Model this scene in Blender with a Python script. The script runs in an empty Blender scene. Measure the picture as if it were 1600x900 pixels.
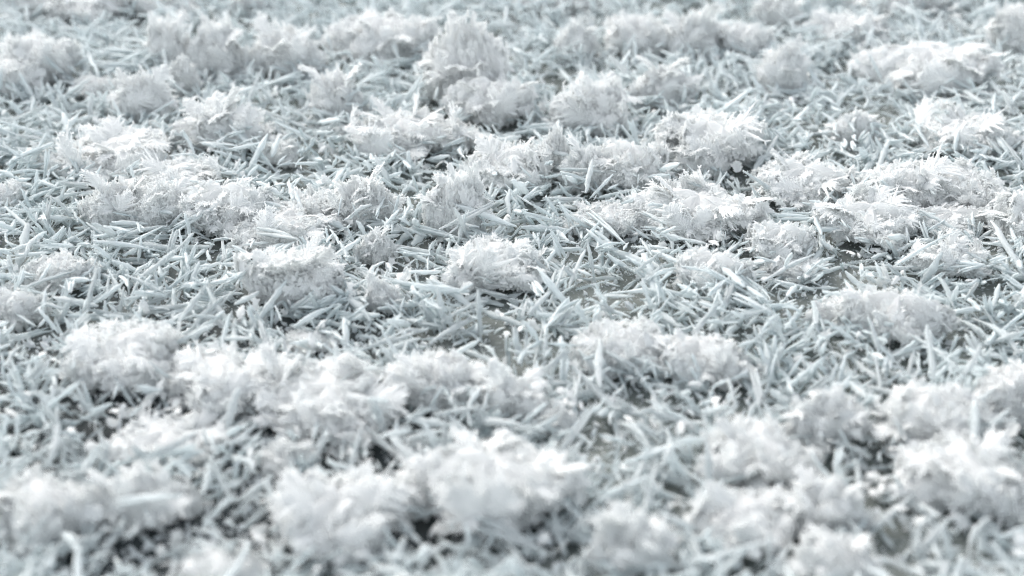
import bpy, math, random
import numpy as np
from mathutils import Matrix, Vector

R = math.radians
rng = np.random.default_rng(20)
random.seed(20)
scene = bpy.context.scene
COL = scene.collection

# ------------------------------------------------------------------ camera
PITCH = R(32.0)
FPX = 2000.0                     # focal length in pixels of a 1600 px wide frame (45 mm)
CAM_H = 0.3497
cd = bpy.data.cameras.new('camera')
cam = bpy.data.objects.new('camera', cd)
COL.objects.link(cam)
cam.location = (0, 0, CAM_H)
cam.rotation_euler = (math.pi / 2 - PITCH, 0, 0)
cd.sensor_width = 36.0
cd.lens = 36.0 * FPX / 1600.0
cd.clip_start = 0.01
cd.clip_end = 200.0
cd.dof.use_dof = True
cd.dof.focus_distance = 0.69
cd.dof.aperture_fstop = 4.5
scene.camera = cam

# ------------------------------------------------------------------ sky and sun
SUN_EL, SUN_AZ = R(42), R(-40)   # winter sun behind thin cloud, beyond the subject and to the left
w = bpy.data.worlds.new('World')
scene.world = w
w.use_nodes = True
nt = w.node_tree
nt.nodes.clear()
sky = nt.nodes.new('ShaderNodeTexSky')
sky.sky_type = 'NISHITA'
sky.sun_disc = False
sky.sun_elevation = SUN_EL
sky.sun_rotation = SUN_AZ
sky.dust_density = 3.0
hsv = nt.nodes.new('ShaderNodeHueSaturation')
hsv.inputs['Hue'].default_value = 0.482
hsv.inputs['Saturation'].default_value = 0.28
bg = nt.nodes.new('ShaderNodeBackground')
bg.inputs['Strength'].default_value = 0.15
wo = nt.nodes.new('ShaderNodeOutputWorld')
nt.links.new(sky.outputs[0], hsv.inputs['Color'])
nt.links.new(hsv.outputs[0], bg.inputs['Color'])
nt.links.new(bg.outputs[0], wo.inputs['Surface'])
ld = bpy.data.lights.new('sun', 'SUN')
ld.energy = 0.5
ld.angle = R(45)
ld.color = (1.0, 0.92, 0.79)
sun = bpy.data.objects.new('sun', ld)
COL.objects.link(sun)
sdir = Vector((math.sin(SUN_AZ) * math.cos(SUN_EL), math.cos(SUN_AZ) * math.cos(SUN_EL), math.sin(SUN_EL)))
sun.rotation_euler = sdir.to_track_quat('Z', 'Y').to_euler()
sun.location = (0, 0, 3)

vs = scene.view_settings
vs.view_transform = 'Standard'
vs.look = 'None'
vs.gamma = 1.0
vs.use_curve_mapping = False
vs.exposure = 1.12
scene.render.engine = 'CYCLES'
cy = scene.cycles
cy.use_denoising = True
cy.denoiser = 'OPENIMAGEDENOISE'
cy.denoising_prefilter = 'NONE'
cy.filter_width = 1.15
cy.max_bounces = 16
cy.diffuse_bounces = 12
cy.glossy_bounces = 3
cy.transmission_bounces = 12
cy.caustics_reflective = False
cy.caustics_refractive = False

# ------------------------------------------------------------------ projection helpers
CP, SP = math.cos(PITCH), math.sin(PITCH)


def at(px, py, z=0.0):
    u, v = (px - 800) / FPX, (450 - py) / FPX
    d = np.array([u, CP + v * SP, -SP + v * CP])
    t = (z - CAM_H) / d[2]
    return np.array([0, 0, CAM_H]) + t * d


def depth_of(p):
    return p[..., 1] * CP - (p[..., 2] - CAM_H) * SP


def project(p):
    z = depth_of(p)
    u = p[..., 0] / z
    v = (p[..., 1] * SP + (p[..., 2] - CAM_H) * CP) / z
    return 800 + FPX * u, 450 - FPX * v, z


# ------------------------------------------------------------------ materials
def mat(name):
    m = bpy.data.materials.new(name)
    m.use_nodes = True
    m.node_tree.nodes.clear()
    return m, m.node_tree.nodes, m.node_tree.links


def ice_like(name, col_a, col_b, trans_col, trans, rough, scale, bump, bump_scale, stretch=1.0):
    m, N, L = mat(name)
    out = N.new('ShaderNodeOutputMaterial')
    tc = N.new('ShaderNodeTexCoord')
    geo = N.new('ShaderNodeNewGeometry')
    nz = N.new('ShaderNodeTexNoise')
    nz.inputs['Scale'].default_value = scale
    nz.inputs['Detail'].default_value = 4
    L.new(geo.outputs['Position'], nz.inputs['Vector'])
    ramp = N.new('ShaderNodeValToRGB')
    ramp.color_ramp.elements[0].position = 0.32
    ramp.color_ramp.elements[0].color = (*col_a, 1)
    ramp.color_ramp.elements[1].position = 0.68
    ramp.color_ramp.elements[1].color = (*col_b, 1)
    L.new(nz.outputs['Fac'], ramp.inputs['Fac'])
    bn = N.new('ShaderNodeTexNoise')
    bn.inputs['Scale'].default_value = bump_scale
    bn.inputs['Detail'].default_value = 3
    mp = N.new('ShaderNodeMapping')
    mp.inputs['Scale'].default_value = (stretch, 1, 1)
    L.new(tc.outputs['Object'], mp.inputs['Vector'])
    L.new(mp.outputs[0], bn.inputs['Vector'])
    bp = N.new('ShaderNodeBump')
    bp.inputs['Strength'].default_value = bump
    bp.inputs['Distance'].default_value = 0.001
    L.new(bn.outputs['Fac'], bp.inputs['Height'])
    pb = N.new('ShaderNodeBsdfPrincipled')
    pb.inputs['Roughness'].default_value = rough
    pb.inputs['IOR'].default_value = 1.31
    L.new(ramp.outputs[0], pb.inputs['Base Color'])
    L.new(bp.outputs[0], pb.inputs['Normal'])
    tr = N.new('ShaderNodeBsdfTranslucent')
    tr.inputs['Color'].default_value = (*trans_col, 1)
    L.new(bp.outputs[0], tr.inputs['Normal'])
    mx = N.new('ShaderNodeMixShader')
    mx.inputs['Fac'].default_value = trans
    L.new(pb.outputs[0], mx.inputs[1])
    L.new(tr.outputs[0], mx.inputs[2])
    L.new(mx.outputs[0], out.inputs['Surface'])
    return m


M_FROST = ice_like('hoarfrost', (0.943, 0.957, 0.957), (0.972, 0.978, 0.977), (0.975, 0.980, 0.977), 0.48, 0.32, 60, 0.25, 900)
M_NEEDLE = ice_like('needle_ice', (0.72, 0.788, 0.80), (0.888, 0.92, 0.923), (0.87, 0.906, 0.915), 0.36, 0.46, 45, 0.5, 700, 0.12)
M_CRUMB = ice_like('frost_crumbs', (0.86, 0.90, 0.92), (0.94, 0.95, 0.955), (0.92, 0.94, 0.95), 0.30, 0.45, 80, 0.2, 900)


def make_ground_material():
    m, N, L = mat('lake_ice')
    out = N.new('ShaderNodeOutputMaterial')
    geo = N.new('ShaderNodeNewGeometry')

    def noise(scale, detail=5, rough=0.55):
        n = N.new('ShaderNodeTexNoise')
        n.inputs['Scale'].default_value = scale
        n.inputs['Detail'].default_value = detail
        n.inputs['Roughness'].default_value = rough
        L.new(geo.outputs['Position'], n.inputs['Vector'])
        return n
    n1 = noise(28)
    r1 = N.new('ShaderNodeValToRGB')
    e = r1.color_ramp.elements
    e[0].position, e[0].color = 0.3, (0.15, 0.166, 0.158, 1)
    e[1].position, e[1].color = 0.7, (0.25, 0.27, 0.255, 1)
    L.new(n1.outputs['Fac'], r1.inputs['Fac'])
    n4 = noise(420, 3)
    r4 = N.new('ShaderNodeValToRGB')
    r4.color_ramp.elements[0].position, r4.color_ramp.elements[0].color = .56, (0, 0, 0, 1)
    r4.color_ramp.elements[1].position, r4.color_ramp.elements[1].color = .72, (1, 1, 1, 1)
    L.new(n4.outputs['Fac'], r4.inputs['Fac'])
    sp_ = N.new('ShaderNodeMix')
    sp_.data_type = 'RGBA'
    sp_.inputs['B'].default_value = (.5, .54, .55, 1)
    L.new(r4.outputs[0], sp_.inputs['Factor'])
    L.new(r1.outputs[0], sp_.inputs['A'])
    # patches of clear black ice: one large one with its middle near the left front, ragged by noise
    c = at(190, 800)
    sub = N.new('ShaderNodeVectorMath')
    sub.operation = 'SUBTRACT'
    L.new(geo.outputs['Position'], sub.inputs[0])
    sub.inputs[1].default_value = (float(c[0]), float(c[1]), 0)
    ln = N.new('ShaderNodeVectorMath')
    ln.operation = 'LENGTH'
    L.new(sub.outputs[0], ln.inputs[0])
    n2 = noise(14, 4)
    ad = N.new('ShaderNodeMath')
    ad.operation = 'MULTIPLY_ADD'
    L.new(n2.outputs['Fac'], ad.inputs[0])
    ad.inputs[1].default_value = 0.16
    L.new(ln.outputs['Value'], ad.inputs[2])
    mr = N.new('ShaderNodeMapRange')
    mr.inputs['From Min'].default_value = 0.19
    mr.inputs['From Max'].default_value = 0.29
    L.new(ad.outputs[0], mr.inputs['Value'])
    mix = N.new('ShaderNodeMix')
    mix.data_type = 'RGBA'
    mix.inputs['A'].default_value = (0.07, 0.08, 0.083, 1)
    L.new(mr.outputs[0], mix.inputs['Factor'])
    L.new(sp_.outputs['Result'], mix.inputs['B'])
    pb = N.new('ShaderNodeBsdfPrincipled')
    pb.inputs['IOR'].default_value = 1.31
    pb.inputs['Roughness'].default_value = 0.6
    pb.inputs['Specular IOR Level'].default_value = 0.3
    L.new(mix.outputs['Result'], pb.inputs['Base Color'])
    n3 = noise(160, 4)
    bp = N.new('ShaderNodeBump')
    bp.inputs['Strength'].default_value = 0.35
    bp.inputs['Distance'].default_value = 0.002
    L.new(n3.outputs['Fac'], bp.inputs['Height'])
    L.new(bp.outputs[0], pb.inputs['Normal'])
    L.new(pb.outputs[0], out.inputs['Surface'])
    return m


M_GROUND = make_ground_material()


# ------------------------------------------------------------------ mesh helpers
def mesh_from(name, V, F, material, smooth=True):
    V = np.asarray(V, np.float32)
    F = np.asarray(F, np.int32)
    me = bpy.data.meshes.new(name)
    me.vertices.add(len(V))
    me.vertices.foreach_set('co', V.ravel())
    me.loops.add(len(F) * 3)
    me.loops.foreach_set('vertex_index', F.ravel())
    me.polygons.add(len(F))
    me.polygons.foreach_set('loop_start', np.arange(0, len(F) * 3, 3, dtype=np.int32))
    me.polygons.foreach_set('use_smooth', np.full(len(F), smooth, dtype=bool))
    me.materials.append(material)
    me.update(calc_edges=True)
    return me


def link(name, me, parent=None):
    o = bpy.data.objects.new(name, me)
    COL.objects.link(o)
    if parent is not None:
        o.parent = parent
    return o


def tag(o, label=None, cat=None, group=None, kind=None):
    if label:
        o['label'] = label
    if cat:
        o['category'] = cat
    if group:
        o['group'] = group
    if kind:
        o['kind'] = kind


class Soup:
    """collects triangles"""
    def __init__(self):
        self.V, self.F, self.n = [], [], 0

    def add(self, V, F):
        self.V.append(V)
        self.F.append(F + self.n)
        self.n += len(V)

    def many(self, V, F, A, T):
        """template V,F under k matrices A (k,3,3) and offsets T (k,3)"""
        k = len(A)
        if k == 0:
            return
        W = np.einsum('kij,nj->kni', A, V) + T[:, None, :]
        G = F[None] + (np.arange(k) * len(V))[:, None, None]
        self.add(W.reshape(-1, 3), G.reshape(-1, 3))

    def get(self):
        return np.concatenate(self.V), np.concatenate(self.F)


def unit(a):
    return a / np.maximum(np.linalg.norm(a, axis=-1, keepdims=True), 1e-12)


def frames(X, up):
    """matrices whose first column is X and whose third leans to up"""
    X = unit(X)
    Y = np.cross(up, X)
    bad = np.linalg.norm(Y, axis=-1) < 1e-6
    Y[bad] = np.cross(np.array([1.0, 0.3, 0]), X[bad])
    Y = unit(Y)
    Z = np.cross(X, Y)
    return np.stack([X, Y, Z], axis=-1)


def ring_faces(K, S):
    F = []
    for k in range(K - 1):
        for s in range(S):
            a, b = k * S + s, k * S + (s + 1) % S
            c, d = a + S, b + S
            F += [(a, c, b), (b, c, d)]
    t0, t1 = K * S, K * S + 1
    for s in range(S):
        F.append((t0, s, (s + 1) % S))
        F.append((t1, (K - 1) * S + (s + 1) % S, (K - 1) * S + s))
    return np.array(F)


# a blade: thin lens-shaped crystal along +x from 0 to 1, width 1 in y, thickness 1 in z
BLADE_V = np.array([[0, 0, 0],
                    [.3, .5, 0], [.3, 0, .5], [.3, -.5, 0], [.3, 0, -.5],
                    [.72, .36, 0], [.72, 0, .4], [.72, -.36, 0], [.72, 0, -.4],
                    [1, 0, 0]], float)
BLADE_F = np.array([(0, 2, 1), (0, 3, 2), (0, 4, 3), (0, 1, 4)] +
                   [f for i in range(4) for f in ((1 + i, 1 + (i + 1) % 4, 5 + i), (1 + (i + 1) % 4, 5 + (i + 1) % 4, 5 + i))] +
                   [(9, 5 + i, 5 + (i + 1) % 4) for i in range(4)])
GRAIN_V = np.array([[0, 0, 0], [.45, .22, 0], [.45, -.12, .2], [.45, -.12, -.2], [1, 0, 0]], float)
GRAIN_F = np.array([(0, 2, 1), (0, 3, 2), (0, 1, 3), (4, 1, 2), (4, 2, 3), (4, 3, 1)])


# ------------------------------------------------------------------ ice needle templates (length 1 along x, centred)
def needle_template(seed, K=9, S=8, ratio=0.065, flat=1.0, bend=0.05, lumps=0.12, asym=0.5, ridges=0.16):
    r = np.random.default_rng(seed)
    t = np.linspace(0.03, 0.97, K)
    prof = np.where(t < asym, (t / asym), ((1 - t) / (1 - asym)))
    prof = np.clip(prof, 0, 1) ** 0.36
    prof = prof * (1 + lumps * r.normal(size=K))
    cy_, cz_ = bend * 4 * t * (1 - t) * r.normal() + 0.007 * r.normal(size=K), bend * 0.5 * 4 * t * (1 - t) * r.normal()
    ang = np.arange(S) / S * 2 * np.pi
    rd = 1 + ridges * r.choice([-1, 1], size=S) * r.random(S)
    V = []
    for k in range(K):
        tw = 0.35 * (t[k] - .5) * r.normal() * 0.3
        rr = ratio * prof[k] * rd * (1 + 0.14 * r.normal(size=S))
        V.append(np.stack([np.full(S, t[k] - .5) + 0.01 * r.normal(size=S), cy_[k] + rr * np.cos(ang + tw) * flat, cz_[k] + rr * np.sin(ang + tw) / flat ** 0.6], -1))
    V = np.concatenate(V)
    V = np.concatenate([V, [[-.5, cy_[0], cz_[0]], [.5, cy_[-1], cz_[-1]]]])
    return V, ring_faces(K, S)


def bundle_template(seed, n=4):
    r = np.random.default_rng(seed)
    sp = Soup()
    for i in range(n):
        V, F = needle_template(seed * 31 + i, K=7, S=6, ratio=r.uniform(.026, .044), bend=0.012, asym=r.uniform(.35, .6))
        a, b = r.normal() * 0.05, r.normal() * 0.035
        L = r.uniform(.6, 1.0)
        ca, sa = math.cos(a), math.sin(a)
        M = np.array([[ca, -sa, 0], [sa, ca, 0], [b, 0, 1]])
        V = (V + [.5, 0, 0]) * [L, 1, 1] @ M.T - [.5 - r.uniform(0, 1 - L), r.normal() * 0.026, r.normal() * 0.022]
        sp.add(V, F)
    return sp.get()


def rimed_template(seed):
    """a needle with a furry coat of small frost crystals"""
    r = np.random.default_rng(seed)
    sp = Soup()
    V, F = needle_template(seed, K=9, S=8, ratio=0.055, bend=0.06, lumps=.2)
    sp.add(V, F)
    n = 80
    t = r.uniform(-.45, .46, n)
    a = r.uniform(0, 2 * np.pi, n)
    rad = 0.05 * (1 - (2 * t) ** 2) ** .6
    P = np.stack([t, rad * np.cos(a), rad * np.sin(a)], -1)
    D = np.stack([0.7 + 0.3 * r.normal(size=n), np.cos(a), np.sin(a)], -1)
    A = frames(D, r.normal(size=(n, 3))) * (r.uniform(.03, .075, n))[:, None, None]
    sp.many(GRAIN_V, GRAIN_F, A, P)
    return sp.get()


TPL = []
for i in range(9):
    TPL.append(needle_template(100 + i, ratio=[.055, .066, .048, .075, .054, .066, .044, .058, .085][i], flat=[1, 1, 1.1, 1.1, 1, 1.25, 1, 1.1, 1.3][i],
                               bend=[.006, .015, .01, .02, .03, .006, .01, .05, .008][i], asym=[.5, .4, .6, .45, .5, .55, .35, .5, .45][i]))
for i in range(4):
    TPL.append(bundle_template(200 + i, 4 + i % 2))
for i in range(3):
    TPL.append(rimed_template(300 + i))
TPL_LOW = [needle_template(400 + i, K=6, S=6, ratio=[.06, .07, .055, .08, .065, .05][i], flat=[1, 1.2, 1, 1.4, 1, 1.1][i], bend=.05) for i in range(6)]


# ------------------------------------------------------------------ frost frond: feathery plate with a rib and side blades, root at the origin, grows along +x, face up +z
def frond_geometry(seed, n=22, width=0.34, droop=0.9, cup=0.35, grains=110, teeth=(.62, .9)):
    r = np.random.default_rng(seed)
    sp = Soup()
    ts = (np.arange(n) + 0.5) / n
    ang = -droop * ts ** 1.3 + 0.25

    def rib(t):
        k = np.linspace(0, 1, 60)
        a = -droop * k ** 1.3 + 0.25
        x = np.concatenate([[0], np.cumsum(np.cos(a))[:-1]]) / 60
        z = np.concatenate([[0], np.cumsum(np.sin(a))[:-1]]) / 60
        return np.stack([np.interp(t, k, x), np.zeros_like(t), np.interp(t, k, z)], -1)
    P = rib(ts)
    T = np.stack([np.cos(ang), np.zeros(n), np.sin(ang)], -1)
    Nn = np.stack([-np.sin(ang), np.zeros(n), np.cos(ang)], -1)
    wprof = width * (np.sin(np.pi * np.clip(ts * .8 + .16, 0, 1)) ** .8) * (1 + .22 * r.normal(size=n))
    wprof = np.clip(wprof, .04, None)
    tips, tipd = [], []
    for sgn in (-1, 1):
        al = np.interp(ts, [0, 1], [1.15, 0.55]) + .09 * r.normal(size=n)
        D = np.cos(al)[:, None] * T + (np.sin(al) * sgn)[:, None] * np.array([0, 1.0, 0]) - cup * (0.5 + r.random(n))[:, None] * Nn * 0.7
        D = unit(D)
        A = frames(D, Nn)
        L = wprof * (1 + .2 * r.normal(size=n)).clip(.5, 1.5)
        bw = 1.4 / n * (1 + .15 * r.normal(size=n))
        A = A * np.stack([L, bw, np.full(n, 0.046)], -1)[:, None, :]
        sp.many(BLADE_V, BLADE_F, A, P + 0.006 * r.normal(size=(n, 3)))
        # small teeth along each side blade
        for q in teeth:
            base = P + D * (L * q)[:, None]
            for s2 in (-1, 1):
                d2 = unit(D + s2 * .9 * np.cross(Nn, D) + .35 * r.normal(size=(n, 3)))
                A2 = frames(d2, Nn) * np.stack([L * .2 * (1.2 - q * .5) * r.uniform(.5, 1.4, n), np.full(n, .03), np.full(n, .022)], -1)[:, None, :]
                sp.many(BLADE_V, BLADE_F, A2, base)
    # the thin web of ice that holds the side blades together
    rows = []
    for c_, t_ in ((-.6, 1), (0, 1), (.6, 1), (.6, -1), (0, -1), (-.6, -1)):
        lat = np.array([0, 1.0, 0])[None] * (c_ * wprof * .85)[:, None]
        fwd = T * (abs(c_) * wprof * .55)[:, None]
        sag = -Nn * (cup * .62 * abs(c_) * wprof)[:, None]
        rows.append(P + lat + fwd + sag + Nn * (.007 * t_))
    web = np.stack(rows, 1).reshape(-1, 3)
    web = np.concatenate([web, P[:1], rib(np.array([1.0]))])
    sp.add(web, ring_faces(n, 6))
    # tip spikes
    k = 5
    D = unit(np.array([math.cos(ang[-1]), 0, math.sin(ang[-1])]) + .35 * r.normal(size=(k, 3)))
    sp.many(BLADE_V, BLADE_F, frames(D, np.tile([0, 0, 1.0], (k, 1))) * np.stack([r.uniform(.08, .18, k), np.full(k, .05), np.full(k, .03)], -1)[:, None, :], np.tile(rib(np.array([.97]))[0], (k, 1)))
    # sugar grains on the upper face
    gi = r.integers(0, n, grains)
    sg = r.choice([-1, 1], grains)
    q = r.random(grains)
    al = np.interp(ts[gi], [0, 1], [1.15, .55])
    Dg = np.cos(al)[:, None] * T[gi] + (np.sin(al) * sg)[:, None] * np.array([0, 1.0, 0]) - cup * .7 * Nn[gi]
    G = P[gi] + unit(Dg) * (wprof[gi] * q)[:, None]
    d = unit(Nn[gi] * .8 + .9 * r.normal(size=(grains, 3)))
    sp.many(GRAIN_V, GRAIN_F, frames(d, r.normal(size=(grains, 3))) * r.uniform(.025, .07, grains)[:, None, None], G)
    return sp.get()


FROND_GEO = [frond_geometry(500 + i, n=[20, 24, 18, 26, 22, 20, 28, 16][i % 8], width=[.34, .28, .42, .30, .38, .46, .26, .36][i % 8],
                            droop=[.9, 1.3, .6, 1.1, 1.5, .8, .5, 1.2][i % 8], cup=[.35, .2, .5, .3, .45, .25, .1, .4][i % 8]) for i in range(16)]
LEAF_GEO = [frond_geometry(540 + i, n=[11, 13, 9, 12][i % 4], width=[.42, .34, .5, .38][i % 4], droop=[.9, 1.3, .5, 1.1][i % 4], cup=[.3, .15, .45, .2][i % 4], grains=45, teeth=(.8,)) for i in range(12)]
FLAKE_GEO = [frond_geometry(580 + i, n=6, width=[.5, .42, .6, .36][i % 4], droop=.5, cup=.2, grains=6, teeth=()) for i in range(8)]
FROND_ME = [mesh_from('frond', V, F, M_FROST, False) for V, F in FROND_GEO]


# ------------------------------------------------------------------ body of a frost clump: lumpy cap, undercut at the foot, shaggy with crystals (unit radius, unit height)
def mass_geometry(seed, peaked=0.0, nfr=210, nsp=3000, nfl=820):
    r = np.random.default_rng(seed)
    ph = r.uniform(0, 6.28, 12)
    fr = r.integers(1, 6, 12)
    amp = r.uniform(.04, .17, 12)

    def surf(az, v):
        """v: 0 foot .. 1 top"""
        lump = 1 + sum(amp[k] * np.sin(fr[k] * az + ph[k] + (2 + k % 4) * v) for k in range(6))
        lz = 1 + sum(amp[k] * .9 * np.sin(fr[k] * az + ph[k] + 3 * v) for k in range(6, 12)) * (1 - v) ** .3
        rad = np.where(v < .3, .62 + .38 * np.sin(v / .3 * np.pi / 2), np.cos((v - .3) / .7 * np.pi / 2) ** (.62 + .6 * peaked))
        z = v ** (.85 + .1 * peaked) * lz
        return np.stack([rad * lump * np.cos(az), rad * lump * np.sin(az), z], -1)

    def normal(az, v):
        e = 1e-3
        a = surf(az + e, v) - surf(az - e, v)
        b = surf(az, np.clip(v + e, 0, .999)) - surf(az, np.clip(v - e, 0, .999))
        return unit(np.cross(a, b) + 1e-9)
    sp = Soup()
    # inner solid
    K, S = 10, 26
    vv = np.linspace(0, .97, K)
    V = []
    for v in vv:
        az = np.arange(S) / S * 2 * np.pi
        V.append(surf(az, np.full(S, v)) * [.80, .80, .84] + .02 * r.normal(size=(S, 3)))
    V = np.concatenate(V + [[[0, 0, -.01]], [[0, 0, .84]]])
    sp.add(V, ring_faces(K, S))

    def pick(n, lo=.02):
        v = 1 - (1 - lo) * np.sqrt(r.random(n))
        v = np.clip(v * .75 + .25 * r.random(n), 0.02, .985)
        return r.uniform(0, 2 * np.pi, n), v
    # shaggy small crystals
    az, v = pick(nsp)
    P, Nn = surf(az, v), normal(az, v)
    base = P * [.82, .82, .85]
    D = unit(Nn * .9 + r.normal(size=(nsp, 3)) * .75 + np.array([0, 0, .25]))
    L = r.uniform(.04, .10, nsp) * np.where(r.random(nsp) < .12, 1.5, 1)
    A = frames(D, r.normal(size=(nsp, 3))) * np.stack([L, L * r.uniform(.3, .7, nsp), L * .12], -1)[:, None, :]
    sp.many(BLADE_V, BLADE_F, A, base)
    # small toothed flakes standing on edge
    az, v = pick(nfl)
    P, Nn = surf(az, v), normal(az, v)
    D = unit(Nn * .7 + r.normal(size=(nfl, 3)) * .7 + np.array([0, 0, .3]))
    A = frames(D, r.normal(size=(nfl, 3))) * r.uniform(.08, .19, nfl)[:, None, None]
    kk = r.integers(0, len(FLAKE_GEO), nfl)
    for k in range(len(FLAKE_GEO)):
        sp.many(FLAKE_GEO[k][0], FLAKE_GEO[k][1], A[kk == k], (P * [.84, .84, .87])[kk == k])
    # feathers lying on the cap, pointing outward
    az, v = pick(nfr)
    P, Nn = surf(az, v), normal(az, v)
    up = np.array([0, 0, 1.0])
    out = unit(np.stack([np.cos(az), np.sin(az), np.zeros(nfr)], -1) + .5 * r.normal(size=(nfr, 3)))
    D = unit(out - (out * Nn).sum(-1, keepdims=True) * Nn + .3 * Nn + .25 * r.normal(size=(nfr, 3)))
    for i in range(nfr):
        Vf, Ff = LEAF_GEO[r.integers(0, len(LEAF_GEO))]
        s = r.uniform(.36, .64) if i % 4 == 0 else r.uniform(.16, .36)
        A = frames(D[i:i + 1], Nn[i:i + 1])[0] * s
        sp.add(Vf @ A.T + P[i] * [.86, .86, .9] - D[i] * s * .4, Ff)
    return sp.get()


MASS_ME, MASS_PK = [], []
for i in range(9):
    V, F = mass_geometry(700 + i, 0.0)
    MASS_ME.append(mesh_from('crystal_mass', V, F, M_FROST, False))
for i in range(5):
    V, F = mass_geometry(800 + i, 0.9)
    MASS_PK.append(mesh_from('crystal_mass', V, F, M_FROST, False))

# ------------------------------------------------------------------ ground
gv = np.array([[-40, -40, 0], [40, -40, 0], [40, 60, 0], [-40, 60, 0]], float)
g = link('ice_sheet', mesh_from('ice_sheet', gv, np.array([(0, 1, 2), (0, 2, 3)]), M_GROUND))
tag(g, kind='structure')

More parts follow.
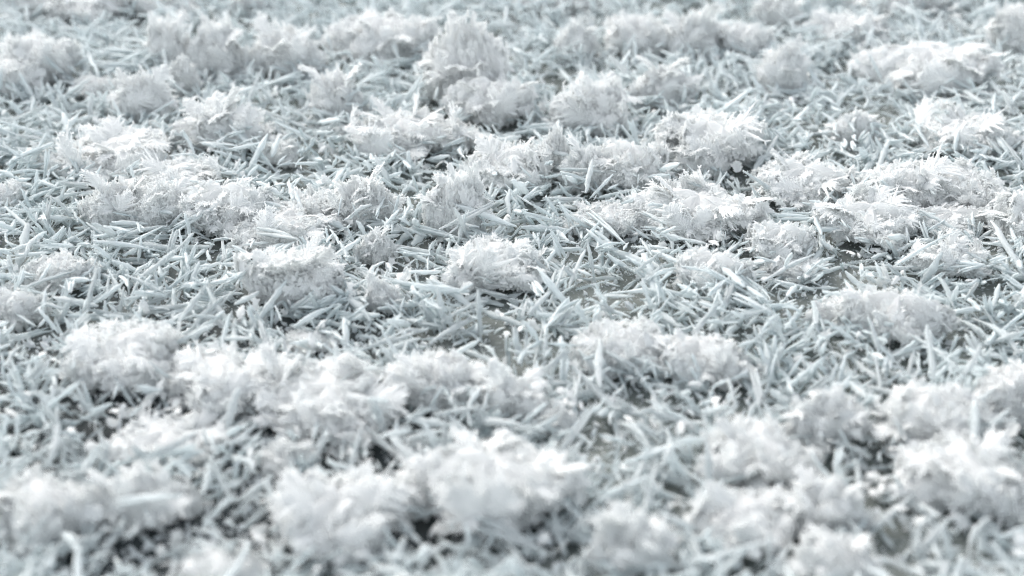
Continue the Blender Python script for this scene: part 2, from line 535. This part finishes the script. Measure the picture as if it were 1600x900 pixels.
# ------------------------------------------------------------------ frost clumps: left, right, top and foot in the photo give place and size on the ice
# kind: D dome, P peaked, F low flat cap, S small spiky
CL = [
 (15, 205, -28, 45, 'D', 'huge soft frost mound at the far edge, in the left corner', 'huge far corner mound'),
 (205, 305, -14, 40, 'D', 'soft frost lump just right of the huge far corner mound', None),
 (365, 445, -14, 32, 'P', 'lone blurred frost peak at the far edge, between two wide gaps', None),
 (2, 112, 62, 152, 'D', 'bulky frost dome by the left edge, in front of the huge far corner mound', 'bulky left edge dome'),
 (-30, 62, 96, 165, 'D', 'low frost lobe leaning on the front of the bulky left edge dome', None),
 (228, 302, 45, 125, 'P', 'steep frost tuft rising to a sharp tip, behind a feathered tuft', None),
 (298, 382, 52, 132, 'P', 'ragged frost tuft right beside the steep sharp-tipped tuft', None),
 (118, 188, 122, 168, 'F', 'small flat frost patch touching the feathered tuft', None),
 (178, 268, 128, 206, 'P', 'feathered frost tuft with fine white barbs, behind the broad left mound', 'feathered far tuft'),
 (268, 312, 104, 160, 'S', 'tiny upright frost blade behind the white-tipped clump', None),
 (388, 502, 58, 136, 'P', 'triangular frost tuft left of the round far dome', 'triangular far tuft'),
 (524, 672, 24, 120, 'D', 'round far frost dome standing well above the needles', 'round far dome'),
 (484, 566, 128, 206, 'P', 'spiky frost tuft with thin points sticking out at its top', 'spiky tuft'),
 (662, 796, 46, 190, 'P', 'tallest far frost peak, narrow at the top', 'tallest far peak'),
 (708, 826, 128, 216, 'D', 'rounded frost lobe at the foot of the tallest far peak', None),
 (806, 940, -26, 30, 'D', 'blurred frost bank cut off by the far edge, behind the tallest peak', None),
 (944, 1050, 28, 104, 'D', 'left half of the long twin-topped far frost dome', 'twin-topped far dome'),
 (1040, 1128, 34, 106, 'P', 'right half of the twin-topped far dome, with small points on top', None),
 (868, 930, 48, 108, 'S', 'slim far frost spike between the tallest peak and the twin-topped dome', None),
 (864, 992, 138, 226, 'P', 'frost clump sloping up to a hooked tip, behind the feather-winged clump', 'hooked-tip clump'),
 (988, 1086, 114, 182, 'P', 'compact frost tuft with a toothed top behind the grand arched clump', None),
 (1188, 1262, 84, 160, 'P', 'thin comb-edged frost peak standing alone amid bare needles', 'comb-edged far peak'),
 (1180, 1248, 0, 60, 'P', 'fuzzy frost peak at the far edge right of the twin-topped dome', None),
 (1128, 1202, 46, 106, 'D', 'little frost swelling joined to the right end of the twin-topped dome', None),
 (1268, 1382, 24, 86, 'D', 'pale low frost heap behind the wing-shaped clump', None),
 (1328, 1482, -22, 36, 'D', 'long blurred frost bank on the far edge, toward the right corner', None),
 (1368, 1552, 68, 168, 'D', 'wing-shaped frost clump with a bright tongue at its right end', 'wing-shaped clump'),
 (1546, 1645, 14, 104, 'D', 'high frost mound in the far right corner, cut by the edge', 'far right corner mound'),
 (1300, 1372, 182, 236, 'S', 'small frost rosette among crossed needles, beyond the wide double heap', None),
 (264, 412, 166, 252, 'P', 'white-tipped frost clump with a saw edge facing left', 'white-tipped clump'),
 (78, 272, 202, 302, 'D', 'broad frost mound of fine fur, largest near the left edge', 'broad left mound'),
 (210, 346, 252, 332, 'D', 'bushy frost lump wedged between the broad left mound and the white-tipped clump', None),
 (128, 242, 282, 376, 'P', 'fan of frost blades spilling from the front of the broad left mound', None),
 (206, 304, 288, 378, 'P', 'jagged frost tuft in the middle of the front row of the left heap', None),
 (280, 416, 282, 386, 'D', 'shaggy frost clump closing the right end of the left heap', 'shaggy clump'),
 (-36, 36, 288, 346, 'D', 'frost lump half out of the frame at the left edge, beside upright needles', 'half-seen left lump'),
 (408, 472, 226, 270, 'S', 'starry little frost tuft between the white-tipped and the crusty clump', None),
 (540, 712, 168, 272, 'D', 'crusty frost clump with a flat thorny top and pitted front', 'crusty clump'),
 (728, 862, 224, 322, 'D', 'open lacy frost clump just left of the tooth-like spire', 'lacy clump'),
 (844, 892, 204, 292, 'P', 'narrow tooth-like frost spire between the lacy and the feather-winged clump', 'tooth-like spire'),
 (880, 952, 236, 316, 'P', 'glinting frost fan directly right of the tooth-like spire', None),
 (928, 1046, 218, 322, 'D', 'feather-winged frost clump whose right wing hangs over the needles', 'feather-winged clump'),
 (1022, 1192, 172, 292, 'D', 'grand arched frost clump with a curved right flank', 'grand arched clump'),
 (1058, 1136, 232, 292, 'P', 'ribbed frost fan leaning against the front of the grand arched clump', None),
 (1184, 1332, 248, 346, 'D', 'bristly frost clump with slanting barbs, left of the wide double heap', 'bristly clump'),
 (1438, 1592, 176, 262, 'D', 'crumbly frost clump with glittering knobs, behind the wide double heap', 'crumbly clump'),
 (1352, 1476, 254, 352, 'D', 'taller left half of the wide double frost heap', 'wide double heap'),
 (1440, 1566, 260, 350, 'D', 'right half of the wide double frost heap, ending in a sharp corner', None),
 (1288, 1442, 308, 402, 'D', 'spreading frost apron in front of the wide double heap', 'spreading apron'),
 (1420, 1560, 318, 388, 'F', 'thin frost ledge under the right half of the double heap', None),
 (1550, 1665, 298, 412, 'D', 'heavy frost bank cut by the right edge, beside the double heap', 'heavy right edge bank'),
 (1000, 1188, 288, 402, 'D', 'sugary frost dome with a spiked crest, below the grand arched clump', 'sugary dome'),
 (888, 1012, 314, 386, 'F', 'low frost shelf with a bright sunlit lip, left of the sugary dome', 'bright-lipped shelf'),
 (664, 768, 270, 396, 'P', 'tall ribbed frost feather standing on edge, left of the lacy clump', 'tall ribbed feather'),
 (508, 622, 278, 376, 'P', 'frost clump split by a dark vertical cleft, below the crusty clump', 'cleft clump'),
 (444, 532, 304, 372, 'D', 'smooth-backed frost lump left of the cleft clump', None),
 (358, 522, 318, 412, 'F', 'sagging frost arch with holes under its ridge, right of the shaggy clump', 'sagging arch'),
 (558, 618, 368, 426, 'S', 'fist-sized looking little frost knob below the cleft clump', None),
 (704, 852, 378, 476, 'D', 'flat-topped frost cap at the centre, with a bright upper plate', 'flat-topped centre cap'),
 (368, 532, 392, 502, 'P', 'ridged frost clump sloping down to the right, below the sagging arch', 'ridged clump'),
 (28, 142, 392, 476, 'F', 'tilted frost slab near the left edge, above dark gaps', 'tilted slab'),
 (-24, 68, 448, 528, 'F', 'smooth frost slab cut by the left edge, below the tilted slab', None),
 (570, 628, 444, 502, 'P', 'lone frost cone with smooth sides among needles, right of the ridged clump', 'lone cone'),
 (1168, 1266, 350, 432, 'D', 'frost clump with a bristled right edge, tucked under the bristly clump', None),
 (1054, 1168, 384, 476, 'F', 'loose frost star of flat blades in front of the sugary dome', 'loose blade star'),
 (1188, 1288, 404, 448, 'F', 'flattened frost scrap in front of the clump with the bristled edge', None),
 (1274, 1372, 466, 532, 'F', 'smooth pale frost pad at the left end of the ragged curtain', None),
 (1330, 1476, 440, 556, 'F', 'ragged frost curtain hanging down to a blunt point, below the spreading apron', 'ragged curtain'),
 (1428, 1542, 384, 448, 'P', 'pointed frost tuft beneath the thin ledge of the double heap', None),
 (108, 288, 510, 640, 'D', 'leftmost blurred frost mound of the near row of three, over a black gap', 'near row left mound'),
 (254, 442, 545, 676, 'D', 'middle frost mound of the near row of three', 'near row middle mound'),
 (418, 624, 578, 712, 'D', 'right and longest frost mound of the near row of three', 'near row right mound'),
 (614, 748, 545, 662, 'D', 'curled frost clump with a looping right end, right of the near row', 'curled clump'),
 (438, 518, 534, 562, 'F', 'thin bright frost lid lying above the near row right mound', None),
 (908, 1042, 504, 612, 'D', 'porous frost clump with small dark holes, left of the roof-shaped ridge', 'porous clump'),
 (1018, 1168, 514, 622, 'F', 'roof-shaped frost ridge with a long straight white edge', 'roof-shaped ridge'),
 (744, 862, 584, 672, 'P', 'small frost haystack behind the great near mound', 'small haystack'),
 (834, 902, 640, 692, 'S', 'frost tuft on top of short needles, right of the small haystack', None),
 (168, 352, 668, 742, 'F', 'horseshoe of frost bridging two black holes, below the near row left mound', 'frost horseshoe'),
 (-14, 152, 734, 882, 'D', 'large blurred frost mound in the near left corner, streaked by needles', 'near left corner mound'),
 (138, 292, 728, 852, 'P', 'blurred frost shoulder between the near left corner mound and a black hole', None),
 (408, 492, 690, 760, 'S', 'loose scrap of frost hanging below the near row right mound', None),
 (424, 636, 742, 900, 'D', 'long near frost mound with a flat pinkish-white top', 'long near mound'),
 (652, 894, 686, 868, 'D', 'great near frost mound with a rounded summit and dark hollow below', 'great near mound'),
 (284, 404, 864, 950, 'D', 'frost lump cut by the bottom edge, left of the long near mound', None),
 (1232, 1352, 598, 722, 'P', 'slanting frost peak left of the billowing clump', 'slanting peak'),
 (1374, 1542, 588, 732, 'D', 'billowing soft frost clump below the comb of short parallel needles', 'billowing clump'),
 (1534, 1655, 560, 692, 'D', 'plumed frost clump cut by the right edge, above the overhanging cushion', 'plumed edge clump'),
 (1108, 1272, 658, 792, 'D', 'soft frost haycock below the slanting peak, left of a diagonal bar', 'soft haycock'),
 (1412, 1604, 688, 832, 'D', 'overhanging frost cushion with a black gap beneath, near the right edge', 'overhanging cushion'),
 (1218, 1356, 738, 862, 'P', 'frost slope running down from the soft haycock towards the bottom', None),
 (1084, 1252, 778, 888, 'D', 'creamy frost heap at the bottom, in front of the soft haycock', 'creamy bottom heap'),
 (928, 1044, 794, 925, 'P', 'pale frost cone at the bottom, right of the great near mound', 'pale bottom cone'),
 (1570, 1650, 756, 842, 'D', 'bright frost lump cut by the right edge, beside the overhanging cushion', None),
 (1236, 1352, 826, 940, 'D', 'frost hump cut by the bottom edge, right of the creamy bottom heap', None),
]

CLUMPS = []          # (x, y, rx, ry, h, landmark)
for i, (x0, x1, yt, yb, kind, label, mark) in enumerate(CL):
    cx = (x0 + x1) / 2
    front = at(cx, yb)
    sc = depth_of(front) / FPX                       # metres per pixel there
    wid = (x1 - x0) * sc
    asp = {'D': .66, 'P': .52, 'F': .58, 'S': .6}[kind]
    rx, ry = wid / 2, wid / 2 * asp
    h = max((yb - yt) * sc - 2 * ry * SP * .85, wid * .2) / CP * .95 + .0035
    if kind == 'F':
        h *= .85
    h *= 1.18 if yb < 240 else (.9 if yb > 640 else 1.0)
    front = at(cx, yb - .08 * (yb - yt))
    c = front + np.array([0, ry * .92, 0])
    root = bpy.data.objects.new('frost_clump', None)
    COL.objects.link(root)
    root.location = c + np.array([0, 0, .002])
    root.empty_display_size = .01
    tag(root, label, 'frost', 'hoarfrost clumps on the lake ice')
    pool = MASS_PK if kind in 'PS' else MASS_ME
    m = link('crystal_mass', pool[int(rng.integers(len(pool)))], root)
    m.scale = (rx * 1.04, ry * 1.06, h * 1.0)
    m.rotation_euler = (0, 0, R(180) * int(rng.integers(2)) + rng.normal() * .22)
    # fronds
    n = {'D': 15, 'P': 12, 'F': 11, 'S': 6}[kind]
    a0 = rng.uniform(0, 6.28)
    for k in range(n):
        az = a0 + k / n * 2 * math.pi + rng.normal() * .25
        el = {'D': rng.uniform(.15, .9), 'P': rng.uniform(.35, 1.25), 'F': rng.uniform(.05, .4), 'S': rng.uniform(.3, 1.2)}[kind]
        d = np.array([math.cos(az) * math.cos(el), math.sin(az) * math.cos(el), math.sin(el)])
        ext = 1 / math.sqrt((d[0] / rx) ** 2 + (d[1] / ry) ** 2 + (d[2] / h) ** 2)
        s = ext * rng.uniform(.75, 1.0)
        p = np.array([0, 0, .22 * h]) + d * ext * rng.uniform(.2, .36)
        Z = np.array([0, 0, 1.0]) + .35 * rng.normal(size=3)
        A = frames(d[None], Z[None])[0]
        f = link('frond', FROND_ME[int(rng.integers(len(FROND_ME)))], root)
        M4 = Matrix([[*(A[0] * s), p[0]], [*(A[1] * s), p[1]], [*(A[2] * s), p[2]], [0, 0, 0, 1]])
        f.matrix_basis = M4
    for k in range({'D': 3, 'P': 3, 'F': 1, 'S': 1}[kind]):
        az = rng.uniform(0, 6.28) if k else rng.uniform(3.9, 5.5)
        o_ = np.array([math.cos(az), math.sin(az), 0])
        side = np.array([-o_[1], o_[0], 0])
        d = unit(np.array([0, 0, 1.0]) * rng.uniform(.3, 1.1) + side * rng.normal() * .9 + o_ * .12)
        s = min(rx, h * 1.5) * rng.uniform(.7, 1.05)
        p = o_ * np.array([rx, ry, 0]) * .86 - d * s * .3 + np.array([0, 0, h * .42])
        p[2] = max(p[2], .001)
        A = frames(d[None], (o_ + [0, 0, .35] + .2 * rng.normal(size=3))[None])[0]
        f = link('frond', FROND_ME[int(rng.integers(len(FROND_ME)))], root)
        f.matrix_basis = Matrix([[*(A[0] * s), p[0]], [*(A[1] * s), p[1]], [*(A[2] * s), p[2]], [0, 0, 0, 1]])
    CLUMPS.append((c[0], c[1], rx, ry, h, mark))
CA = np.array([[c[0], c[1], c[2], c[3], c[4]] for c in CLUMPS])

# ------------------------------------------------------------------ needles
# bare ice showing between the needles
HOLES = [(460, 268, 40), (525, 262, 30), (590, 432, 38), (330, 404, 45), (265, 404, 35), (1240, 335, 35), (1330, 425, 55), (1392, 572, 40), (1490, 540, 55), (905, 425, 45),
         (885, 395, 40), (985, 395, 50), (690, 212, 30), (470, 178, 30), (785, 560, 45), (760, 500, 40), (790, 485, 35), (1095, 398, 40), (930, 700, 50), (945, 745, 45), (1062, 825, 45),
         (960, 475, 45), (1060, 470, 40), (905, 500, 40), (890, 560, 35), (250, 375, 30), (180, 250, 30), (30, 270, 35), (1160, 290, 40), (60, 560, 55), (150, 615, 55), (270, 660, 60), (180, 690, 60),
         (300, 835, 70), (190, 880, 60), (400, 860, 50), (730, 850, 60), (680, 870, 50), (1350, 775, 45), (1500, 830, 50), (1570, 720, 40), (440, 760, 50), (380, 45, 45), (220, 50, 40), (1090, 30, 35),
         (1340, 110, 30), (1490, 50, 40), (660, 415, 30), (760, 320, 30), (420, 415, 30), (1255, 385, 25), (1590, 700, 40), (1540, 470, 30), (690, 560, 35), (100, 590, 45), (25, 520, 50)]
HP = np.array([[*at(x, y)[:2], r_ * .62 * depth_of(at(x, y)) / FPX] for x, y, r_ in HOLES])

# ---- needles that can be recognised in the photo: x0,y0,x1,y1, thickness in px, mode l lying / u standing (first point is the foot)
MARKED = [
 (145, 383, 325, 385, 15, 'l'), (508, 291, 566, 262, 15, 'l'), (283, 444, 311, 388, 14, 'u'), (338, 440, 371, 419, 12, 'l'), (800, 331, 866, 342, 12, 'l'), (850, 343, 889, 377, 13, 'l'),
 (838, 392, 916, 390, 9, 'l'), (970, 416, 1016, 449, 13, 'l'), (923, 379, 1048, 426, 15, 'l'), (1000, 398, 1056, 391, 11, 'l'), (931, 447, 917, 383, 12, 'l'), (998, 270, 1099, 303, 17, 'l'),
 (1168, 288, 1202, 240, 11, 'l'), (1171, 294, 1199, 332, 10, 'l'), (856, 296, 898, 323, 10, 'l'), (1330, 288, 1372, 236, 13, 'l'), (1398, 411, 1437, 396, 13, 'l'), (1198, 341, 1269, 363, 13, 'l'),
 (1270, 432, 1319, 416, 12, 'l'), (948, 461, 1088, 467, 12, 'l'), (929, 448, 961, 509, 12, 'l'), (1006, 471, 1062, 511, 11, 'l'), (852, 608, 878, 550, 14, 'u'), (866, 637, 932, 604, 14, 'l'),
 (1393, 562, 1440, 533, 17, 'l'), (1310, 538, 1385, 600, 12, 'l'), (1213, 532, 1258, 506, 10, 'l'), (1413, 454, 1512, 480, 17, 'l'), (1478, 493, 1548, 537, 13, 'l'), (1515, 498, 1590, 552, 14, 'l'),
 (513, 460, 578, 503, 15, 'l'), (506, 509, 552, 590, 12, 'l'), (545, 526, 548, 484, 12, 'u'), (697, 530, 685, 452, 12, 'u'), (710, 536, 703, 484, 9, 'u'), (751, 532, 747, 458, 11, 'u'),
 (795, 576, 792, 526, 15, 'u'), (687, 502, 646, 448, 11, 'l'), (749, 539, 775, 562, 9, 'l'), (84, 604, 109, 556, 12, 'u'), (28, 674, 108, 632, 15, 'l'), (-4, 596, 38, 606, 13, 'l'), (198, 487, 275, 453, 13, 'l'),
 (186, 497, 198, 452, 12, 'u'), (203, 492, 303, 476, 14, 'l'), (1353, 838, 1433, 768, 15, 'l'), (990, 747, 1044, 698, 13, 'l'), (98, 752, 106, 690, 13, 'u'), (58, 345, 40, 300, 11, 'u'),
 (70, 375, 90, 310, 11, 'u'), (1290, 560, 1266, 520, 16, 'u'), (640, 590, 600, 520, 12, 'u'), (1360, 590, 1350, 540, 10, 'u'), (875, 790, 905, 690, 15, 'u'), (700, 900, 770, 790, 15, 'l'), (0, 700, 20, 650, 12, 'u'),
 (1060, 500, 1090, 468, 11, 'l'), (620, 500, 690, 512, 11, 'l'), (690, 420, 620, 388, 13, 'l'), (612, 383, 684, 398, 13, 'l'), (1500, 505, 1600, 470, 14, 'l'), (1540, 300, 1600, 305, 9, 'l'),
 (1110, 240, 1150, 292, 11, 'u'), (1350, 690, 1300, 640, 12, 'l'), (1250, 610, 1200, 560, 14, 'l'), (720, 545, 800, 580, 12, 'l'), (770, 585, 720, 570, 10, 'l'), (140, 300, 70, 320, 13, 'l'), (5, 285, 60, 300, 12, 'l'),
]
NX, NP, NL, NT, NROLL = [], [], [], [], []       # direction, centre, length, template, thickness factor
HAND = 0
for (x0, y0, x1, y1, th, mode) in MARKED:
    if mode == 'l':
        a, b = at(x0, y0, .007), at(x1, y1, .010)
        # keep very deep strokes from lying flat for ever: lift the far end instead
        d = b - a
        if abs(d[1]) > 2.2 * abs(d[0]) + .01:
            far, near = (b, a) if b[1] > a[1] else (a, b)
            mode = 'u'
            x0, y0, x1, y1 = (x0, y0, x1, y1) if y0 > y1 else (x1, y1, x0, y0)
    if mode == 'u':
        a = at(x0, y0, .002)
        sc = depth_of(a) / FPX
        hh = (y0 - y1) * sc / CP
        b = a + np.array([(x1 - x0) * sc, hh * .22, hh * .92])
    d = b - a
    L = np.linalg.norm(d)
    if mode == 'u' and L > .03:
        b = a + d * .03 / L
        d = b - a
        L = .03
    sc = depth_of(a) / FPX
    NX.append(d / L); NP.append((a + b) / 2); NL.append(L * 1.06)
    NT.append(int(rng.choice([0, 2, 4, 6, 9, 11, 13, 14, 15])))
    NROLL.append(np.clip(th * sc / (L * 0.13), .5, .85 if L > .022 else 1.0))
    HAND += 1


def vnoise(x, y, f, seed):
    r = np.random.default_rng(seed)
    gsz = 64
    gr = r.random((gsz, gsz))
    X, Y = x * f, y * f
    xi, yi = np.floor(X).astype(int), np.floor(Y).astype(int)
    fx, fy = X - xi, Y - yi
    fx, fy = fx * fx * (3 - 2 * fx), fy * fy * (3 - 2 * fy)
    g_ = lambda a, b: gr[a % gsz, b % gsz]
    return (g_(xi, yi) * (1 - fx) + g_(xi + 1, yi) * fx) * (1 - fy) + (g_(xi, yi + 1) * (1 - fx) + g_(xi + 1, yi + 1) * fx) * fy


NRAND = 56000
Y0, Y1 = at(800, 1000)[1], at(800, -60)[1]
y = Y0 + (Y1 - Y0) * rng.random(NRAND * 2) ** 1.0
x = rng.uniform(-1, 1, NRAND * 2) * 1.15
keep = np.abs(x) < (.5 * y + .08)
x, y = x[keep], y[keep]
dens = .8 + .8 * (vnoise(x + 9, y, 22, 5) - .35)
hd = np.sqrt((x[:, None] - HP[None, :, 0]) ** 2 + ((y[:, None] - HP[None, :, 1]) * .62) ** 2) / HP[None, :, 2]
dens *= 1 - .96 * np.exp(-(hd.min(1) / 1.0) ** 4)
inn = (((x[:, None] - CA[None, :, 0]) / CA[None, :, 2]) ** 2 + ((y[:, None] - CA[None, :, 1]) / CA[None, :, 3]) ** 2).min(1)
dens *= np.where(inn < .75, .08, np.where(inn < 1.05, .45, 1))
keep = rng.random(len(x)) < dens
x, y = x[keep][:NRAND], y[keep][:NRAND]
n = len(x)
L = np.clip(rng.lognormal(math.log(.0122), .55, n), .004, .040)
az = rng.uniform(0, 2 * np.pi, n)
el = rng.normal(0, .26, n)
inn = inn[keep][:NRAND]
hmin = hd.min(1)[keep][:NRAND]
L = np.where(hmin < 1, np.minimum(L, .016), L)
L = np.where(inn < 1.3, np.minimum(L, .016), L)
azn = 6.28 * vnoise(x + 3, y, 26, 12) + rng.normal(0, .45, n)
az = np.where(rng.random(n) < .5, azn, az)
steep = (rng.random(n) < .2) & (inn > 1.15) & (hmin > .9)
L = np.where(steep, np.minimum(L, .02), L)
el = np.where(steep, rng.uniform(.35, 1.2, n), el)
layer = rng.random(n) ** 1.6 * .014 * (.4 + 1.2 * vnoise(x, y, 30, 8))
thin = rng.uniform(.75, 1.25, n)
# fans: needles in small groups share one root and lean apart
g_id = np.arange(n) // 6
infan = (rng.random(g_id.max() + 1) < .34)[g_id] & (inn > .9) & (hmin > .7)
root_i = g_id * 6
fx_, fy_ = x[root_i], y[root_i]
faz = rng.uniform(0, 6.28, g_id.max() + 1)[g_id] + rng.normal(0, .75, n)
az = np.where(infan, faz, az)
el = np.where(infan, rng.uniform(.08, 1.0, n), el)
L = np.where(infan, np.clip(L, .008, .02), L)
thin = np.where(infan, thin * .85, thin)
X = np.stack([np.cos(az) * np.cos(el), np.sin(az) * np.cos(el), np.sin(el)], -1)
x = np.where(infan, fx_ + X[:, 0] * L * .48, x)
y = np.where(infan, fy_ + X[:, 1] * L * .48, y)
layer = np.where(infan, layer * .4, layer)
P = np.stack([x, y, np.abs(np.sin(el)) * L * .5 * .92 + L * .05 + layer], -1)
T = np.where(L > .011, rng.choice([0, 1, 2, 3, 4, 5, 6, 7, 8, 9, 9, 10, 10, 11, 11, 12, 12, 13, 13, 14, 14, 15, 15], n), 100 + rng.choice(6, n))
NX = np.concatenate([np.array(NX), X]); NP = np.concatenate([np.array(NP), P]); NL = np.concatenate([np.array(NL), L])
NT = np.concatenate([np.array(NT), T]); NR = np.concatenate([np.array(NROLL), np.clip(1.15 - (L - .014) * 22, .62, 1.25) * thin])
NA = frames(NX, np.tile([0, 0, 1.0], (len(NX), 1)) + .5 * rng.normal(size=(len(NX), 3)))
NA = NA * np.stack([NL, NL * NR, NL * NR], -1)[:, None, :]

# which needles show largest: splat points along every needle and dome points of the clumps into a coarse depth buffer
W_, H_ = 800, 450
zb = np.full(W_ * H_, 1e9)
ow = np.full(W_ * H_, -1)


def splat(P, ids):
    px, py, z = project(P)
    ix, iy = (px / 2).astype(int), (py / 2).astype(int)
    ok = (ix >= 0) & (ix < W_) & (iy >= 0) & (iy < H_) & (z > .05)
    idx, z, ids = (iy * W_ + ix)[ok], z[ok], ids[ok]
    o = np.argsort(-z)
    idx, z, ids = idx[o], z[o], ids[o]
    m_ = z < zb[idx]
    zb[idx[m_]] = z[m_]
    ow[idx[m_]] = ids[m_]


aa, vv = np.meshgrid(np.linspace(0, 6.28, 90), np.linspace(0, 1, 40))
for c in CLUMPS:
    rad = np.cos(vv * np.pi / 2) ** .6
    Q = np.stack([c[0] + c[2] * rad * np.cos(aa), c[1] + c[3] * rad * np.sin(aa), c[4] * vv], -1).reshape(-1, 3)
    splat(Q, np.full(len(Q), -2))
tt = np.linspace(-.46, .46, 26)
for off in (-.03, 0, .03):
    Q = NP[:, None, :] + NA[:, :, 0][:, None, :] * tt[None, :, None] + NA[:, :, 1][:, None, :] * off
    splat(Q.reshape(-1, 3), np.repeat(np.arange(len(NP)), len(tt)))
seen = np.bincount(ow[ow >= 0], minlength=len(NP))
order = np.argsort(-(seen + np.where(np.arange(len(NP)) < HAND, 12, 0)))
CHOSEN = [int(i) for i in order[:300]]
SINGLE = set(CHOSEN)

# the rest of the needles: nobody could count them
bed = Soup()
rest = np.array([i for i in range(len(NP)) if i not in SINGLE])
for k in range(16):
    ids = rest[NT[rest] == k]
    bed.many(TPL[k][0], TPL[k][1], NA[ids], NP[ids])
for k in range(6):
    ids = rest[NT[rest] == 100 + k]
    bed.many(TPL_LOW[k][0], TPL_LOW[k][1], NA[ids], NP[ids])
V, F = bed.get()
b = link('ice_needle_bed', mesh_from('ice_needle_bed', V, F, M_NEEDLE, True))
tag(b, 'countless small pale blue ice needles strewn over the grey lake ice', 'ice needles', kind='stuff')

# the 300 that show largest
TPL_ME = {}
for k in range(16):
    TPL_ME[k] = mesh_from('ice_needle', TPL[k][0], TPL[k][1], M_NEEDLE, True)
for k in range(6):
    TPL_ME[100 + k] = mesh_from('ice_needle', TPL_LOW[k][0], TPL_LOW[k][1], M_NEEDLE, True)
marks = [(c, c[5]) for c in CLUMPS if c[5]]
MX = np.array([[c[0], c[1], c[2], c[3]] for c, _ in marks])
used = {}
for i in CHOSEN:
    p, d = NP[i], NX[i]
    dd = np.hypot((p[0] - MX[:, 0]), (p[1] - MX[:, 1]) * .7) - MX[:, 2] * .8
    used.setdefault(int(np.argmin(dd)), []).append((float(dd.min()), i))
ORD = ['', 'second ', 'third ', 'fourth ', 'fifth ', 'sixth ', 'seventh ', 'eighth ', 'ninth ', 'tenth ', 'eleventh ', 'twelfth ']
LABEL = {}
for mk, lst in used.items():
    tally = {}
    for dist, i in sorted(lst):
        p, d = NP[i], NX[i]
        sx, sy = p[0] - MX[mk, 0], (p[1] - MX[mk, 1]) * 1.1
        side = ('right of' if sx > 0 else 'left of') if abs(sx) > abs(sy) else ('behind' if sy > 0 else 'in front of')
        rise = abs(d[2])
        ia, ib = project(p - d * NL[i] / 2), project(p + d * NL[i] / 2)
        ux, uy = ib[0] - ia[0], ib[1] - ia[1]
        slope = math.degrees(math.atan2(-uy * (1 if ux > 0 else -1), abs(ux)))
        if rise > .55 and abs(slope) > 50:
            pose = 'standing up'
        elif abs(slope) < 14:
            pose = 'lying crosswise'
        elif abs(slope) > 66:
            pose = 'pointing away'
        else:
            pose = 'slanting rightward' if slope > 0 else 'slanting leftward'
        tk = int(NT[i])
        look = 'split' if 9 <= tk <= 12 else ('rime-coated' if 13 <= tk <= 15 else ('slim' if NR[i] < .9 else ('stout' if NR[i] > 1.12 else 'smooth')))
        tally.setdefault((look, pose, side), []).append(i)
    for (look, pose, side), ids in tally.items():
        for q, i in enumerate(ids):
            near = '' if len(ids) == 1 else (', nearest to it' if q == 0 else ', ' + ORD[q].strip() + ' from it')
            LABEL[i] = f'{look} ice needle {pose} {side} the {marks[mk][1]}{near}'
for i in CHOSEN:
    o = link('ice_needle', TPL_ME[int(NT[i])])
    A, p = NA[i], NP[i]
    o.matrix_basis = Matrix([[*A[0], p[0]], [*A[1], p[1]], [*A[2], p[2]], [0, 0, 0, 1]])
    tag(o, LABEL[i], 'ice needle', 'ice needles scattered between the frost clumps')

# ------------------------------------------------------------------ frost crumbs strewn on the ice
nc = 60000
y = Y0 + (Y1 - Y0) * rng.random(nc)
x = rng.uniform(-1, 1, nc) * (.5 * y + .08)
keep = rng.random(nc) < np.clip(1.6 * vnoise(x, y, 40, 77) - .15, .05, 1)
x, y = x[keep], y[keep]
n = len(x)
d = unit(rng.normal(size=(n, 3)) + [0, 0, .4])
s = np.clip(rng.lognormal(math.log(.0016), .5, n), .0006, .005)
cr = Soup()
cr.many(BLADE_V, BLADE_F, frames(d, rng.normal(size=(n, 3))) * np.stack([s * 1.6, s * .8, s * .7], -1)[:, None, :], np.stack([x, y, s * .2], -1))
V, F = cr.get()
o = link('frost_crumbs', mesh_from('frost_crumbs', V, F, M_CRUMB, False))
tag(o, 'tiny white frost crumbs scattered over the bare grey ice', 'frost crumbs', kind='stuff')

# ------------------------------------------------------------------ loose frost feathers caught on the needles
nf = 15000
y = Y0 + (Y1 - Y0) * rng.random(nf)
x = rng.uniform(-1, 1, nf) * (.5 * y + .06)
inn = (((x[:, None] - CA[None, :, 0]) / CA[None, :, 2]) ** 2 + ((y[:, None] - CA[None, :, 1]) / CA[None, :, 3]) ** 2).min(1)
keep = rng.random(nf) < np.where(inn < .7, .1, np.where(inn < 2.4, .7, .14))
x, y = x[keep], y[keep]
nf = len(x)
tg = np.arange(nf) // 5
intuft = (rng.random(tg.max() + 1) < .65)[tg]
x = np.where(intuft, x[tg * 5] + rng.normal(0, .0022, nf), x)
y = np.where(intuft, y[tg * 5] + rng.normal(0, .0022, nf), y)
d = np.stack([rng.normal(size=nf), rng.normal(size=nf), rng.uniform(0, 1.2, nf)], -1)
A = frames(d, rng.normal(size=(nf, 3)) * .6 + [0, 0, 1]) * np.clip(rng.lognormal(math.log(.0056), .35, nf), .0025, .008)[:, None, None]
P = np.stack([x, y, rng.uniform(.001, .011, nf)], -1)
ft = Soup()
kk = rng.integers(0, 16, nf)
for k in range(16):
    V, F = frond_geometry(900 + k, n=8, width=[.3, .4, .5, .35][k % 4], droop=.8, grains=16, teeth=())
    ft.many(V, F, A[kk == k], P[kk == k])
V, F = ft.get()
o = link('frost_feathers', mesh_from('frost_feathers', V, F, M_FROST, False))
tag(o, 'tiny loose frost feathers caught all over the bed of needles', 'frost feathers', kind='stuff')
